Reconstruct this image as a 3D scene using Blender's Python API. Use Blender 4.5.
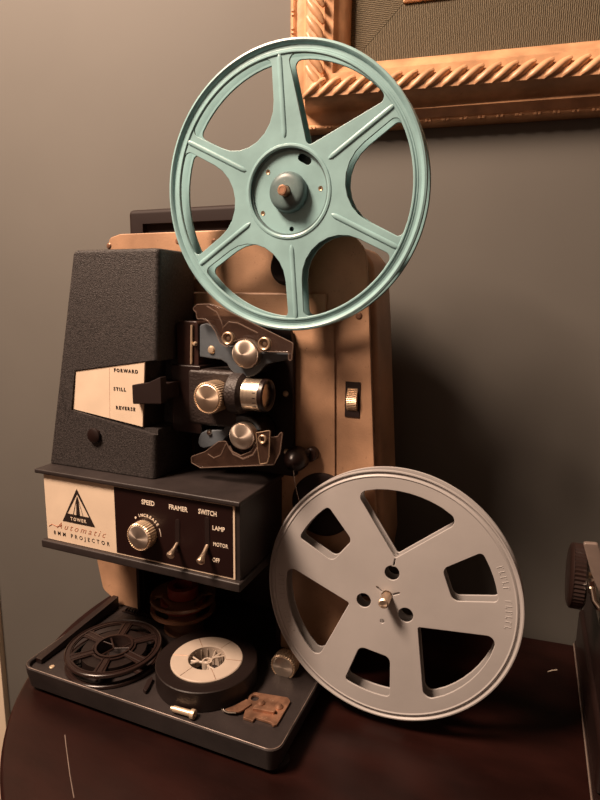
import bpy, bmesh, math, random
from mathutils import Vector, Matrix
random.seed(7)
S = 0.001                      # all shapes are written in millimetres
sc = bpy.context.scene
COL = sc.collection
for o in list(bpy.data.objects): bpy.data.objects.remove(o)

# ------------------------------------------------------------------ camera
FPX = 563.02
CAM = Vector((-5.83, -315.495, 304.816))
yaw, pitch, roll = -0.387, 0.177, 0.013
cy, sy, cp, sp = math.cos(yaw), math.sin(yaw), math.cos(pitch), math.sin(pitch)
FW = Vector((sy*cp, cy*cp, -sp)); R0 = Vector((cy, -sy, 0)); U0 = R0.cross(FW)
RT = R0*math.cos(roll) + U0*math.sin(roll); UP = U0*math.cos(roll) - R0*math.sin(roll)
cam = bpy.data.cameras.new('camera'); camo = bpy.data.objects.new('camera', cam); COL.objects.link(camo)
cam.sensor_fit = 'VERTICAL'; cam.sensor_height = 36; cam.lens = FPX/800*36
cam.clip_start = 0.01; cam.clip_end = 50
m = Matrix.Identity(4)
for i in range(3):
    m[i][0] = RT[i]; m[i][1] = UP[i]; m[i][2] = -FW[i]; m[i][3] = CAM[i]*S
camo.matrix_world = m
sc.camera = camo

# ------------------------------------------------------------------ world, lights, exposure
w = bpy.data.worlds.new('world'); sc.world = w; w.use_nodes = True
nt = w.node_tree; nt.nodes.clear()
out = nt.nodes.new('ShaderNodeOutputWorld'); bg = nt.nodes.new('ShaderNodeBackground')
tc = nt.nodes.new('ShaderNodeTexCoord'); sx = nt.nodes.new('ShaderNodeSeparateXYZ')
mr = nt.nodes.new('ShaderNodeMapRange'); mr.inputs[1].default_value = -0.5; mr.inputs[2].default_value = 0.9
cr = nt.nodes.new('ShaderNodeValToRGB')
cr.color_ramp.elements[0].color = (0.22, 0.036, 0.016, 1); cr.color_ramp.elements[1].color = (0.75, 0.47, 0.30, 1)
nt.links.new(tc.outputs['Generated'], sx.inputs[0]); nt.links.new(sx.outputs[2], mr.inputs[0])
nt.links.new(mr.outputs[0], cr.inputs[0]); nt.links.new(cr.outputs[0], bg.inputs[0])
bg.inputs[1].default_value = 0.13; nt.links.new(bg.outputs[0], out.inputs[0])

def area(name, loc, target, size, power, color):
    l = bpy.data.lights.new(name, 'AREA'); l.size = size; l.energy = power; l.color = color
    o = bpy.data.objects.new(name, l); COL.objects.link(o)
    o.location = Vector(loc)*S
    o.rotation_euler = (Vector(target)-Vector(loc)).to_track_quat('-Z', 'Y').to_euler()
    return o
area('ceiling_lamp_light', (-620, -500, 1160), (-180, 60, 250), 0.30, 35, (1.0, 0.725, 0.545))
area('room_bounce_light', (-350, -1500, 500), (-200, 60, 200), 1.2, 1.2, (1.0, 0.66, 0.48))
vs = sc.view_settings
vs.view_transform = 'Standard'; vs.look = 'None'; vs.exposure = 0.0; vs.gamma = 1.0
try: vs.use_curve_mapping = False
except Exception: pass

# ------------------------------------------------------------------ helpers
def ray(px, py): return RT*((px-300)/FPX) - UP*((py-400)/FPX) + FW
def P(px, py, y):              # pixel of the 600x800 frame -> (x, z) on the vertical plane at depth y
    d = ray(px, py); t = (y-CAM.y)/d.y; q = CAM+d*t; return (q.x, q.z)
def G(px, py, z):              # pixel -> (x, y) on a horizontal plane
    d = ray(px, py); t = (z-CAM.z)/d.z; q = CAM+d*t; return (q.x, q.y)

def material(name, color, rough=0.5, metal=0.0, var=0.0, vscale=40, bump=0.0, bscale=600, color2=None,
             alpha=1.0, trans=0.0, coat=0.0, spec=0.5, stretch=None, wear=None):
    mt = bpy.data.materials.new(name); mt.use_nodes = True; n = mt.node_tree; b = n.nodes['Principled BSDF']
    b.inputs['Base Color'].default_value = (*color, 1); b.inputs['Roughness'].default_value = rough
    b.inputs['Metallic'].default_value = metal; b.inputs['Specular IOR Level'].default_value = spec
    b.inputs['Alpha'].default_value = alpha; b.inputs['Transmission Weight'].default_value = trans
    b.inputs['Coat Weight'].default_value = coat; b.inputs['Coat Roughness'].default_value = 0.15
    co = n.nodes.new('ShaderNodeTexCoord'); mp = n.nodes.new('ShaderNodeMapping')
    n.links.new(co.outputs['Object'], mp.inputs[0])
    if stretch: mp.inputs['Scale'].default_value = stretch
    src = None
    if var > 0 or color2:
        no = n.nodes.new('ShaderNodeTexNoise'); no.inputs['Scale'].default_value = vscale; no.inputs['Detail'].default_value = 6
        n.links.new(mp.outputs[0], no.inputs[0])
        rp = n.nodes.new('ShaderNodeValToRGB'); n.links.new(no.outputs[0], rp.inputs[0])
        c2 = color2 or tuple(min(1, c*(1+var)) for c in color); c1 = color if color2 else tuple(c*(1-var) for c in color)
        rp.color_ramp.elements[0].position = 0.35; rp.color_ramp.elements[1].position = 0.65
        rp.color_ramp.elements[0].color = (*c1, 1); rp.color_ramp.elements[1].color = (*c2, 1)
        src = rp.outputs[0]
        n.links.new(src, b.inputs['Base Color'])
    if wear:                    # (colour, scale, threshold): small specks and scuffs
        wc, ws, th = wear
        n2 = n.nodes.new('ShaderNodeTexNoise'); n2.inputs['Scale'].default_value = ws; n2.inputs['Detail'].default_value = 8
        n2.inputs['Roughness'].default_value = 0.7
        n.links.new(mp.outputs[0], n2.inputs[0])
        r2 = n.nodes.new('ShaderNodeValToRGB'); r2.color_ramp.elements[0].position = th; r2.color_ramp.elements[1].position = min(1, th+0.06)
        n.links.new(n2.outputs[0], r2.inputs[0])
        mx = n.nodes.new('ShaderNodeMix'); mx.data_type = 'RGBA'
        n.links.new(r2.outputs[0], mx.inputs[0])
        if src: n.links.new(src, mx.inputs[6])
        else: mx.inputs[6].default_value = (*color, 1)
        mx.inputs[7].default_value = (*wc, 1)
        n.links.new(mx.outputs[2], b.inputs['Base Color'])
    if bump > 0:
        nb = n.nodes.new('ShaderNodeTexNoise'); nb.inputs['Scale'].default_value = bscale; nb.inputs['Detail'].default_value = 3
        n.links.new(mp.outputs[0], nb.inputs[0])
        bp = n.nodes.new('ShaderNodeBump'); bp.inputs['Strength'].default_value = bump; bp.inputs['Distance'].default_value = 0.001
        n.links.new(nb.outputs[0], bp.inputs['Height']); n.links.new(bp.outputs[0], b.inputs['Normal'])
    return mt

M = {}
M['wall'] = material('grey_green_wall_paint', (0.124, 0.117, 0.104), 0.7, var=0.05, vscale=5, bump=0.12, bscale=25)
M['floor'] = material('dark_floor_boards', (0.08, 0.045, 0.03), 0.5, var=0.3, vscale=6, stretch=(1, 12, 1))
M['door'] = material('pale_door_trim', (0.85, 0.72, 0.55), 0.5)
M['table'] = material('dark_lacquered_wood', (0.014, 0.004, 0.003), 0.36, spec=0.2, var=0.35, vscale=14, bump=0.08, bscale=120, wear=((0.06, 0.03, 0.024), 170, 0.73), stretch=(1, 2.5, 1))
M['edge'] = material('lighter_table_edge', (0.16, 0.07, 0.04), 0.3, var=0.4, vscale=60)  # lighter, mottled brown than the table top
M['gold'] = material('orange_gilt_wood', (0.56, 0.315, 0.17), 0.4, metal=0.0, var=0.22, vscale=50, bump=0.3, bscale=160, wear=((0.24, 0.09, 0.04), 240, 0.66))
M['tan'] = material('tan_hammered_paint', (0.45, 0.265, 0.16), 0.42, var=0.3, vscale=16, bump=0.14, bscale=700, wear=((0.24, 0.13, 0.075), 330, 0.62), metal=0.1)
M['teal'] = material('teal_painted_steel', (0.27, 0.455, 0.47), 0.32, var=0.13, vscale=32, bump=0.06, bscale=300, wear=((0.36, 0.33, 0.26), 210, 0.70))
M['tealdark'] = material('worn_dark_teal_steel', (0.11, 0.17, 0.175), 0.4, var=0.3, vscale=60, wear=((0.30, 0.30, 0.27), 300, 0.64))
M['grey'] = material('grey_plastic', (0.38, 0.36, 0.35), 0.42, var=0.07, vscale=18, bump=0.03, bscale=250)
M['wrinkle'] = material('black_wrinkle_paint', (0.032, 0.027, 0.026), 0.5, var=0.5, vscale=700, bump=0.55, bscale=1500)
M['char'] = material('charcoal_paint', (0.026, 0.020, 0.019), 0.46, spec=0.35, var=0.2, vscale=45, bump=0.1, bscale=500, wear=((0.20, 0.17, 0.14), 260, 0.70))
M['black'] = material('black_enamel', (0.013, 0.006, 0.005), 0.35)
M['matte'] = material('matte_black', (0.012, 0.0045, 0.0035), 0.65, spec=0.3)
M['brownblack'] = material('brown_black_bakelite', (0.030, 0.013, 0.010), 0.32, var=0.25, vscale=60)
M['leather'] = material('textured_black_casting', (0.022, 0.014, 0.012), 0.5, bump=0.6, bscale=650)
M['panelblack'] = material('black_printed_panel', (0.012, 0.0035, 0.003), 0.4)
M['label'] = material('champagne_metal_plate', (0.82, 0.66, 0.50), 0.42, metal=0.1, var=0.04, vscale=60)
M['cream'] = material('cream_print', (0.85, 0.74, 0.60), 0.5)
M['ink'] = material('dark_print', (0.02, 0.012, 0.01), 0.5)
M['redink'] = material('red_brown_script_print', (0.42, 0.16, 0.09), 0.5)
M['cap'] = material('spun_nickel', (0.66, 0.56, 0.47), 0.3, metal=0.8, var=0.08, vscale=200)
M['brass'] = material('pale_knurled_brass', (0.74, 0.57, 0.40), 0.36, metal=0.6)
M['knobtan'] = material('tan_knob_metal', (0.72, 0.56, 0.42), 0.34, metal=0.6)
M['copper'] = material('copper_spindle', (0.85, 0.47, 0.30), 0.3, metal=0.8)
M['blued'] = material('slate_blue_casting', (0.085, 0.10, 0.115), 0.38, var=0.15, vscale=80, bump=0.1, bscale=400)
M['amber'] = material('brown_translucent_plastic', (0.075, 0.042, 0.03), 0.1, alpha=0.38, coat=0.5, var=0.2, vscale=90)
M['spool'] = material('amber_spool_plastic', (0.20, 0.09, 0.05), 0.25, alpha=0.75, coat=0.3)
M['redlabel'] = material('dull_red_film_leader', (0.16, 0.018, 0.01), 0.4)
M['film'] = material('dark_wound_film', (0.010, 0.005, 0.004), 0.45, bump=0.1)
M['reelblack'] = material('black_reel_plastic', (0.022, 0.012, 0.010), 0.28)
M['hubwhite'] = material('off_white_hub_plastic', (0.46, 0.38, 0.31), 0.45, var=0.05, vscale=60)
M['rust'] = material('rusty_brown_metal', (0.30, 0.16, 0.10), 0.36, metal=0.55, var=0.35, vscale=130, wear=((0.55, 0.38, 0.26), 200, 0.62))
M['silver'] = material('bright_nickel', (0.80, 0.72, 0.62), 0.2, metal=1.0)
M['lenssilver'] = material('satin_lens_barrel', (0.78, 0.66, 0.52), 0.27, metal=0.9, stretch=(8, 1, 1), var=0.1, vscale=60)
M['wheel'] = material('dull_brass_wheel', (0.42, 0.30, 0.20), 0.35, metal=0.6)
M['glass'] = material('dark_lens_glass', (0.006, 0.003, 0.004), 0.25, spec=0.2)
M['greystrip'] = material('worn_grey_enamel', (0.17, 0.13, 0.11), 0.4, var=0.15, vscale=60)
M['paper'] = material('tan_canvas_slip', (0.62, 0.40, 0.24), 0.6, var=0.05)

for k in ('cap', 'knobtan'):          # spun faces: circular brushing
    n = M[k].node_tree; bb = n.nodes['Principled BSDF']; bb.inputs['Anisotropic'].default_value = 0.85
    bb.inputs['Metallic'].default_value = 0.9; bb.inputs['Roughness'].default_value = 0.38
    tg = n.nodes.new('ShaderNodeTangent'); tg.direction_type = 'RADIAL'; tg.axis = 'Y'; n.links.new(tg.outputs[0], bb.inputs['Tangent'])
# corduroy mat: fine vertical cords
def corduroy(name, ang):
    mt = material(name, (0.11, 0.085, 0.045), 0.8)
    n = mt.node_tree; b = n.nodes['Principled BSDF']
    co = n.nodes.new('ShaderNodeTexCoord'); mp = n.nodes.new('ShaderNodeMapping'); mp.inputs['Rotation'].default_value = (0, ang, 0)
    wv = n.nodes.new('ShaderNodeTexWave'); wv.inputs['Scale'].default_value = 215; wv.inputs['Distortion'].default_value = 2.5; wv.inputs['Detail Scale'].default_value = 3
    n.links.new(co.outputs['Object'], mp.inputs[0]); n.links.new(mp.outputs[0], wv.inputs[0])
    rp = n.nodes.new('ShaderNodeValToRGB'); rp.color_ramp.elements[0].color = (0.06, 0.047, 0.027, 1); rp.color_ramp.elements[1].color = (0.15, 0.12, 0.07, 1)
    n.links.new(wv.outputs[0], rp.inputs[0]); n.links.new(rp.outputs[0], b.inputs['Base Color'])
    bp = n.nodes.new('ShaderNodeBump'); bp.inputs['Strength'].default_value = 0.6; bp.inputs['Distance'].default_value = 0.001
    n.links.new(wv.outputs[0], bp.inputs['Height']); n.links.new(bp.outputs[0], b.inputs['Normal'])
    return mt
M['cord'] = corduroy('olive_corduroy', 0.0)
M['cordside'] = corduroy('olive_corduroy_turned', math.pi/2)

def empty(name, loc, label=None, cat=None, group=None, rot=None):
    o = bpy.data.objects.new(name, None); COL.objects.link(o); o.empty_display_size = 0.02
    mt = (rot.to_4x4() if rot else Matrix.Identity(4)); mt.translation = Vector(loc)*S
    o.matrix_world = mt; bpy.context.view_layer.update()
    tag(o, label, cat, group); return o
def tag(o, label=None, cat=None, group=None, kind=None):
    if label: o['label'] = label
    if cat: o['category'] = cat
    if group: o['group'] = group
    if kind: o['kind'] = kind
    return o
WORLD = {}
def finish(name, bm, mat, parent=None, local=False, label=None, angle=35, flat=False, origin=None):
    """link a bmesh (mm) as one object; verts are world mm, or in the parent's frame when local"""
    bmesh.ops.remove_doubles(bm, verts=bm.verts, dist=0.0005)
    bmesh.ops.recalc_face_normals(bm, faces=bm.faces)
    ca = math.radians(angle)
    for f in bm.faces: f.smooth = not flat
    for e in bm.edges:
        if len(e.link_faces) == 2:
            try: e.smooth = e.calc_face_angle() < ca
            except Exception: pass
    bmesh.ops.scale(bm, vec=(S, S, S), verts=bm.verts)
    pm = WORLD.get(parent.name, parent.matrix_world) if parent else Matrix.Identity(4)
    if not local:
        if parent: bmesh.ops.transform(bm, matrix=pm.inverted(), verts=bm.verts)
    me = bpy.data.meshes.new(name); bm.to_mesh(me); bm.free()
    o = bpy.data.objects.new(name, me); COL.objects.link(o)
    if parent:
        o.parent = parent; WORLD[o.name] = pm
    elif origin:
        org = Vector(origin)*S; me.transform(Matrix.Translation(-org)); o.location = org
        WORLD[o.name] = Matrix.Translation(org)
    me.materials.append(mat)
    if not flat:
        wn = o.modifiers.new('weighted_normals', 'WEIGHTED_NORMAL'); wn.keep_sharp = True; wn.weight = 60
    if label: o['label'] = label
    return o
def box(bm, x0, x1, y0, y1, z0, z1, bev=0.0, seg=2):
    b = bmesh.new()
    bmesh.ops.create_cube(b, size=1)
    for v in b.verts:
        v.co = Vector(((x0+x1)/2+v.co.x*(x1-x0), (y0+y1)/2+v.co.y*(y1-y0), (z0+z1)/2+v.co.z*(z1-z0)))
    if bev > 0: bmesh.ops.bevel(b, geom=b.edges[:], offset=bev, segments=seg, profile=0.5, affect='EDGES')
    merge(bm, b)
def merge(bm, b, mat=None):
    if mat is not None: bmesh.ops.transform(b, matrix=mat, verts=b.verts)
    me = bpy.data.meshes.new('tmp'); b.to_mesh(me); b.free(); bm.from_mesh(me); bpy.data.meshes.remove(me)
def frame_of(axis, origin):
    a = Vector(axis).normalized(); q = Vector((0, 0, 1)).rotation_difference(a)
    mt = q.to_matrix().to_4x4(); mt.translation = Vector(origin); return mt
def lathe(bm, prof, origin, axis=(0, -1, 0), seg=64, closed=False, wob=None):
    """prof: (radius, height along axis)"""
    b = bmesh.new(); rings = []
    for r, h in prof:
        if r <= 1e-6: rings.append([b.verts.new((0, 0, h))])
        else:
            ring = []
            for i in range(seg):
                a = 2*math.pi*i/seg; rr = r*(wob(i) if wob else 1)
                ring.append(b.verts.new((rr*math.cos(a), rr*math.sin(a), h)))
            rings.append(ring)
    pr = list(zip(rings, rings[1:])) + ([(rings[-1], rings[0])] if closed else [])
    for A, B in pr:
        for i in range(seg):
            j = (i+1) % seg
            if len(A) == 1 and len(B) == 1: continue
            if len(A) == 1: b.faces.new((A[0], B[i], B[j]))
            elif len(B) == 1: b.faces.new((A[i], A[j], B[0]))
            else: b.faces.new((A[i], A[j], B[j], B[i]))
    merge(bm, b, frame_of(axis, origin))
def cyl(bm, origin, axis, r, h, bev=0.0, seg=48, bore=0.0):
    if bore: lathe(bm, [(bore, 0), (r-bev, 0), (r, bev), (r, h-bev), (r-bev, h), (bore, h)], origin, axis, seg, closed=True)
    else: lathe(bm, [(0, 0), (r-bev, 0), (r, bev), (r, h-bev), (r-bev, h), (0, h)] if bev else [(0, 0), (r, 0), (r, h), (0, h)], origin, axis, seg)
def rounded(pts, rad, seg=6):
    """round the corners of a 2D polygon; rad a number or a list"""
    n = len(pts); res = []
    for i in range(n):
        r = rad[i] if isinstance(rad, (list, tuple)) else rad
        p = Vector(pts[i][:2]); a = Vector(pts[i-1][:2]); b = Vector(pts[(i+1) % n][:2])
        u = (a-p); v = (b-p); lu, lv = u.length, v.length
        if r <= 0 or lu < 1e-6 or lv < 1e-6: res.append(tuple(p)); continue
        u /= lu; v /= lv; ang = math.acos(max(-1, min(1, u.dot(v))))
        if ang > math.pi-0.03: res.append(tuple(p)); continue
        d = r/math.tan(ang/2); lim = 0.85 if r > 20 else 0.49; d = min(d, lu*lim, lv*lim); rr = d*math.tan(ang/2)
        c = p+(u+v).normalized()*(rr/math.sin(ang/2))
        s = p+u*d-c; e = p+v*d-c
        a0 = math.atan2(s.y, s.x); a1 = math.atan2(e.y, e.x); da = (a1-a0+math.pi) % (2*math.pi)-math.pi
        for k in range(seg+1):
            t = a0+da*k/seg; res.append((c.x+rr*math.cos(t), c.y+rr*math.sin(t)))
    return res
def plate(bm, outer, holes, y0, y1, bev=0.3, res=1, mat=None):
    """plate in the XZ plane between depths y0 < y1 with holes"""
    cu = bpy.data.curves.new('tmpc', 'CURVE'); cu.dimensions = '2D'; cu.fill_mode = 'BOTH'
    h = (y1-y0)/2; bev = min(bev, h*0.95); cu.extrude = h-bev; cu.bevel_depth = bev; cu.bevel_resolution = res; cu.offset = -bev
    for poly in [outer]+list(holes):
        sp = cu.splines.new('POLY'); sp.points.add(len(poly)-1); sp.use_cyclic_u = True
        for q, pt in zip(sp.points, poly): q.co = (pt[0], pt[1], 0, 1)
    o = bpy.data.objects.new('tmpc', cu); COL.objects.link(o)
    dg = bpy.context.evaluated_depsgraph_get(); me = bpy.data.meshes.new_from_object(o.evaluated_get(dg))
    b = bmesh.new(); b.from_mesh(me)
    bpy.data.objects.remove(o); bpy.data.curves.remove(cu); bpy.data.meshes.remove(me)
    for v in b.verts: v.co = Vector((v.co.x, (y0+y1)/2-v.co.z, v.co.y))
    bmesh.ops.remove_doubles(b, verts=b.verts, dist=0.002)
    merge(bm, b, mat)
def circle(cx, cz, r, n=48, a0=0.0):
    return [(cx+r*math.cos(a0+2*math.pi*i/n), cz+r*math.sin(a0+2*math.pi*i/n)) for i in range(n)]
def capsule(x0, z0, x1, z1, r0, r1, n=14):
    a = math.atan2(z1-z0, x1-x0); o = []
    for k in range(n+1): t = a+math.pi/2+math.pi*k/n; o.append((x0+r0*math.cos(t), z0+r0*math.sin(t)))
    for k in range(n+1): t = a-math.pi/2+math.pi*k/n; o.append((x1+r1*math.cos(t), z1+r1*math.sin(t)))
    return o
def flatz(bm, outer, holes, z0, z1, bev=0.3, res=1):
    """plate lying flat: outline in XY, between heights z0 < z1"""
    b = bmesh.new(); plate(b, outer, holes, -z1, -z0, bev, res)
    for v in b.verts: v.co = Vector((v.co.x, v.co.z, -v.co.y))
    merge(bm, b)
def text(s, size, mat, parent, loc, name='lettering', off=0.0, depth=0.15, shear=0.0, xs=1.0, ang=0.0, local=False, rotm=None, spacing=1.0, face='-Y'):
    b = bmesh.new(); text_bm(b, s, size, loc, off, depth, shear, xs, ang, rotm, spacing)
    return finish(name, b, mat, parent, local=local, flat=True)
def text_bm(bm, s, size, loc, off=0.0, depth=0.15, shear=0.0, xs=1.0, ang=0.0, rotm=None, spacing=1.0):
    cu = bpy.data.curves.new('tmpt', 'FONT'); cu.body = s; cu.size = size; cu.align_x = 'CENTER'; cu.align_y = 'CENTER'
    cu.extrude = depth/2; cu.offset = off; cu.shear = shear; cu.resolution_u = 2; cu.space_character = spacing
    o = bpy.data.objects.new('tmpt', cu); COL.objects.link(o)
    dg = bpy.context.evaluated_depsgraph_get(); me = bpy.data.meshes.new_from_object(o.evaluated_get(dg))
    b = bmesh.new(); b.from_mesh(me); bpy.data.objects.remove(o); bpy.data.curves.remove(cu); bpy.data.meshes.remove(me)
    c, s_ = math.cos(ang), math.sin(ang)
    for v in b.verts:
        x, z, d = v.co.x*xs, v.co.y, v.co.z
        v.co = Vector((x*c-z*s_, -d, x*s_+z*c))
    mt = Matrix.Translation(Vector(loc))
    if rotm is not None: mt = mt @ rotm
    merge(bm, b, mt)
def tube(bm, pts, r, seg=10):
    """round wire along a polyline"""
    b = bmesh.new(); rings = []; pts = [Vector(q) for q in pts]
    for i, q in enumerate(pts):
        t = (pts[min(i+1, len(pts)-1)]-pts[max(i-1, 0)]).normalized()
        qf = Vector((0, 0, 1)).rotation_difference(t)
        rings.append([b.verts.new(q+qf @ Vector((r*math.cos(2*math.pi*k/seg), r*math.sin(2*math.pi*k/seg), 0))) for k in range(seg)])
    for A, B in zip(rings, rings[1:]):
        for k in range(seg): b.faces.new((A[k], A[(k+1) % seg], B[(k+1) % seg], B[k]))
    b.faces.new(rings[0][::-1]); b.faces.new(rings[-1])
    merge(bm, b)
def boolean_cut(bm, cutters):
    """subtract cutter bmeshes from bm, return a new bmesh"""
    me = bpy.data.meshes.new('ba'); bm.to_mesh(me); bm.free(); o = bpy.data.objects.new('ba', me); COL.objects.link(o)
    kill = [o]
    for c in cutters:
        bmesh.ops.recalc_face_normals(c, faces=c.faces)
        mc = bpy.data.meshes.new('bc'); c.to_mesh(mc); c.free(); oc = bpy.data.objects.new('bc', mc); COL.objects.link(oc); kill.append(oc)
        md = o.modifiers.new('b', 'BOOLEAN'); md.operation = 'DIFFERENCE'; md.object = oc; md.solver = 'EXACT'
    dg = bpy.context.evaluated_depsgraph_get(); me2 = bpy.data.meshes.new_from_object(o.evaluated_get(dg))
    r = bmesh.new(); r.from_mesh(me2)
    for k in kill: bpy.data.objects.remove(k)
    return r
def new(): return bmesh.new()

# ------------------------------------------------------------------ setting: wall, floor, door trim
TH = math.radians(7.3)
WD = Vector((math.cos(TH), math.sin(TH), 0)); WN = Vector((-math.sin(TH), math.cos(TH), 0)); WOFF = 207.0
WR = Matrix((WD, WN, Vector((0, 0, 1)))).transposed()       # wall frame: local x along wall, local y into wall
def wallbox(name, x0, x1, y0, y1, z0, z1, mat, bev=0):
    b = new(); box(b, x0, x1, y0, y1, z0, z1, bev)
    bmesh.ops.transform(b, matrix=Matrix.Translation(WN*WOFF) @ WR.to_4x4(), verts=b.verts)
    o = finish(name, b, mat); tag(o, kind='structure'); return o
wallbox('wall_back', -560, 1500, 0, 90, -750, 1700, M['wall'])
wallbox('trim_1', -700, -560, -8, 90, -750, 1700, M['door'], 2)
b = new(); box(b, -1600, 1700, -1800, 420, -800, -750); tag(finish('floor', b, M['floor']), kind='structure')

# ------------------------------------------------------------------ round-fronted table against the wall
table = empty('side_table', (-60, 40, -750), 'dark lacquered wooden table with a round end, carrying the film projector', 'table')
TZ = 4.0
def table_outline(inset):
    o = []; R = 246-inset
    for k in range(0, 61):
        a = math.radians(140+k*(270-140)/60); o.append((-140+R*math.cos(a), 90+R*math.sin(a)))
    for k in range(0, 41):
        a = math.radians(-90+k*130/40); o.append((330+R*math.cos(a), 90+R*math.sin(a)))
    def wally(x): return (WOFF-2-inset*0.2+math.sin(TH)*x)/math.cos(TH)
    o2 = []
    for x, y in o: o2.append((x, min(y, wally(x))))
    return o2
b = new(); flatz(b, table_outline(0), [], TZ-9, TZ, 2.5, 3); finish('table_top', b, M['table'], table)
b = new(); flatz(b, table_outline(3.5), [], TZ-16, TZ-9, 2.5, 3); finish('edge_molding', b, M['edge'], table)
b = new(); flatz(b, table_outline(14), [], TZ-70, TZ-16, 1, 1); finish('apron', b, M['table'], table)
for x, y in ((-310, 60), (-120, -90), (330, -90), (490, 60)):
    b = new(); box(b, x-16, x+16, y-16, y+16, -750, TZ-70, 2)
    for v in b.verts:
        if v.co.z < -600: v.co.x = x+(v.co.x-x)*0.6; v.co.y = y+(v.co.y-y)*0.6
    finish('leg', b, M['table'], table)
# scratch on the table lacquer
b = new(); tube(b, [(*G(65, 735, TZ), TZ+.02), (*G(66, 745, TZ), TZ+.02), (*G(68, 760, TZ), TZ+.02), (*G(70, 775, TZ), TZ+.02), (*G(74, 798, TZ), TZ+.02)], 0.35, 6)
finish('scratch', b, M['greystrip'], table, label='pale scratch in the dark lacquer')

# ------------------------------------------------------------------ picture frame on the wall
FX0, FX1, FZ0, FZ1 = -194.0, 336.0, 448.5, 856.0
FM = Matrix.Translation(WN*WOFF) @ WR.to_4x4()
pf = empty('picture_frame', tuple((FM @ Vector((70, 0, 455)))), 'ornate orange gilt picture frame with rope molding, hung on the grey wall', 'picture frame')
prof = [(0, 0), (0, -9), (1.2, -11), (2.6, -11.8), (4, -11), (5, -9.5), (7, -10), (11, -11.5), (13.5, -14), (15, -21), (16.5, -29), (18.5, -32), (24, -32.5), (27, -31), (30, -27), (36, -24), (37, -21), (39, -19), (42, -16.5), (43, -15), (45, -13), (46, -10), (46, 0)]
prof = [(i*52/46, d) for i, d in prof]
def sweep_frame(bm, prof, x0, x1, z0, z1):
    b = bmesh.new(); rings = []
    for sx_, sz_, cx, cz in ((1, 1, x0, z0), (-1, 1, x1, z0), (-1, -1, x1, z1), (1, -1, x0, z1)):
        rings.append([b.verts.new((cx+sx_*i, d, cz+sz_*i)) for i, d in prof])
    for k in range(4):
        A, B = rings[k], rings[(k+1) % 4]
        for i in range(len(prof)-1): b.faces.new((A[i], A[i+1], B[i+1], B[i]))
        b.faces.new((A[-1], A[0], B[0], B[-1]))
    merge(bm, b, FM)
b = new(); sweep_frame(b, prof, FX0, FX1, FZ0, FZ1); finish('gilt_molding', b, M['gold'], pf)
# rope twist: slanted leaf lumps along the ridge
def lump(bm, c, d, L, Wd, H, twist):
    b = bmesh.new(); bmesh.ops.create_uvsphere(b, u_segments=10, v_segments=7, radius=1)
    for v in b.verts:
        t = v.co.x
        v.co = Vector((v.co.x*L, v.co.y*H, v.co.z*Wd + 1.6*math.sin(t*1.6)))
    R_ = Matrix.Rotation(twist, 4, 'Y')
    merge(bm, b, FM @ Matrix.Translation(Vector(c)) @ R_)
b = new()
x = FX0+27
while x < FX1-24:
    lump(b, (x, -30.5, FZ0+28), 0, 12.5, 3.6, 4.6, -math.radians(27))
    lump(b, (x+2.5, -30.5, FZ1-28), 0, 12.5, 3.6, 4.6, -math.radians(27)); x += 12.4
z = FZ0+36
while z < FZ1-32:
    lump(b, (FX0+27, -30.5, z), 0, 12.5, 3.6, 4.6, math.radians(63))
    lump(b, (FX1-27, -30.5, z), 0, 12.5, 3.6, 4.6, math.radians(63)); z += 12.4
finish('rope_molding', b, M['gold'], pf)
b = new()
x = FX0+6
while x < FX1-6:
    for dx in (0, 3.2): box(b, x+dx-1.2, x+dx+1.2, -12.8, -9, FZ0+1.4, FZ0+4, 0.5, 1)
    x += 14
z = FZ0+10
while z < FZ1-8:
    for dz in (0, 3.2): box(b, FX0+1.4, FX0+4, -12.8, -9, z+dz-1.2, z+dz+1.2, 0.5, 1)
    z += 14
bmesh.ops.transform(b, matrix=FM, verts=b.verts); finish('bead_edge', b, M['gold'], pf)
# corduroy mat, mitred at the corner, and the inner slip
ix0, ix1, iz0, iz1 = FX0+52, FX1-52, FZ0+52, FZ1-52; mw = 43
def flatpoly(bm, pts, y0, y1):
    b = bmesh.new(); A = [b.verts.new((p_[0], y0, p_[1])) for p_ in pts]; B = [b.verts.new((p_[0], y1, p_[1])) for p_ in pts]
    n_ = len(pts); b.faces.new(A); b.faces.new(B[::-1])
    for i in range(n_): b.faces.new((A[i], B[i], B[(i+1) % n_], A[(i+1) % n_]))
    merge(bm, b, FM)
for q in ([(ix0, iz0), (ix1, iz0), (ix1-mw, iz0+mw), (ix0+mw, iz0+mw)], [(ix0, iz1), (ix1, iz1), (ix1-mw, iz1-mw), (ix0+mw, iz1-mw)]):
    b = new(); flatpoly(b, q, -6, -2); finish('corduroy_mat', b, M['cord'], pf, label='olive corduroy mat strip with vertical cords')
for q in ([(ix0, iz0+.8), (ix0+mw, iz0+mw+.8), (ix0+mw, iz1-mw), (ix0, iz1)], [(ix1, iz0+.8), (ix1-mw, iz0+mw+.8), (ix1-mw, iz1-mw), (ix1, iz1)]):
    b = new(); flatpoly(b, q, -5.5, -2); finish('corduroy_mat', b, M['cordside'], pf, label='olive corduroy mat strip with horizontal cords')
b = new(); sweep_frame(b, [(0, -2), (0, -8), (1.5, -9), (7, -8), (8, -6), (8, -2)], ix0+mw, ix1-mw, iz0+mw, iz1-mw); finish('inner_slip', b, M['gold'], pf)
b = new(); flatpoly(b, [(ix0+mw, iz0+mw), (ix1-mw, iz0+mw), (ix1-mw, iz1-mw), (ix0+mw, iz1-mw)], -4, -1); finish('picture_canvas', b, M['paper'], pf)

# ------------------------------------------------------------------ film projector
pj = empty('film_projector', (-236, 50, TZ), 'vintage tan and black film projector standing on the dark round table', 'film projector')
PL = 70.0
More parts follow.
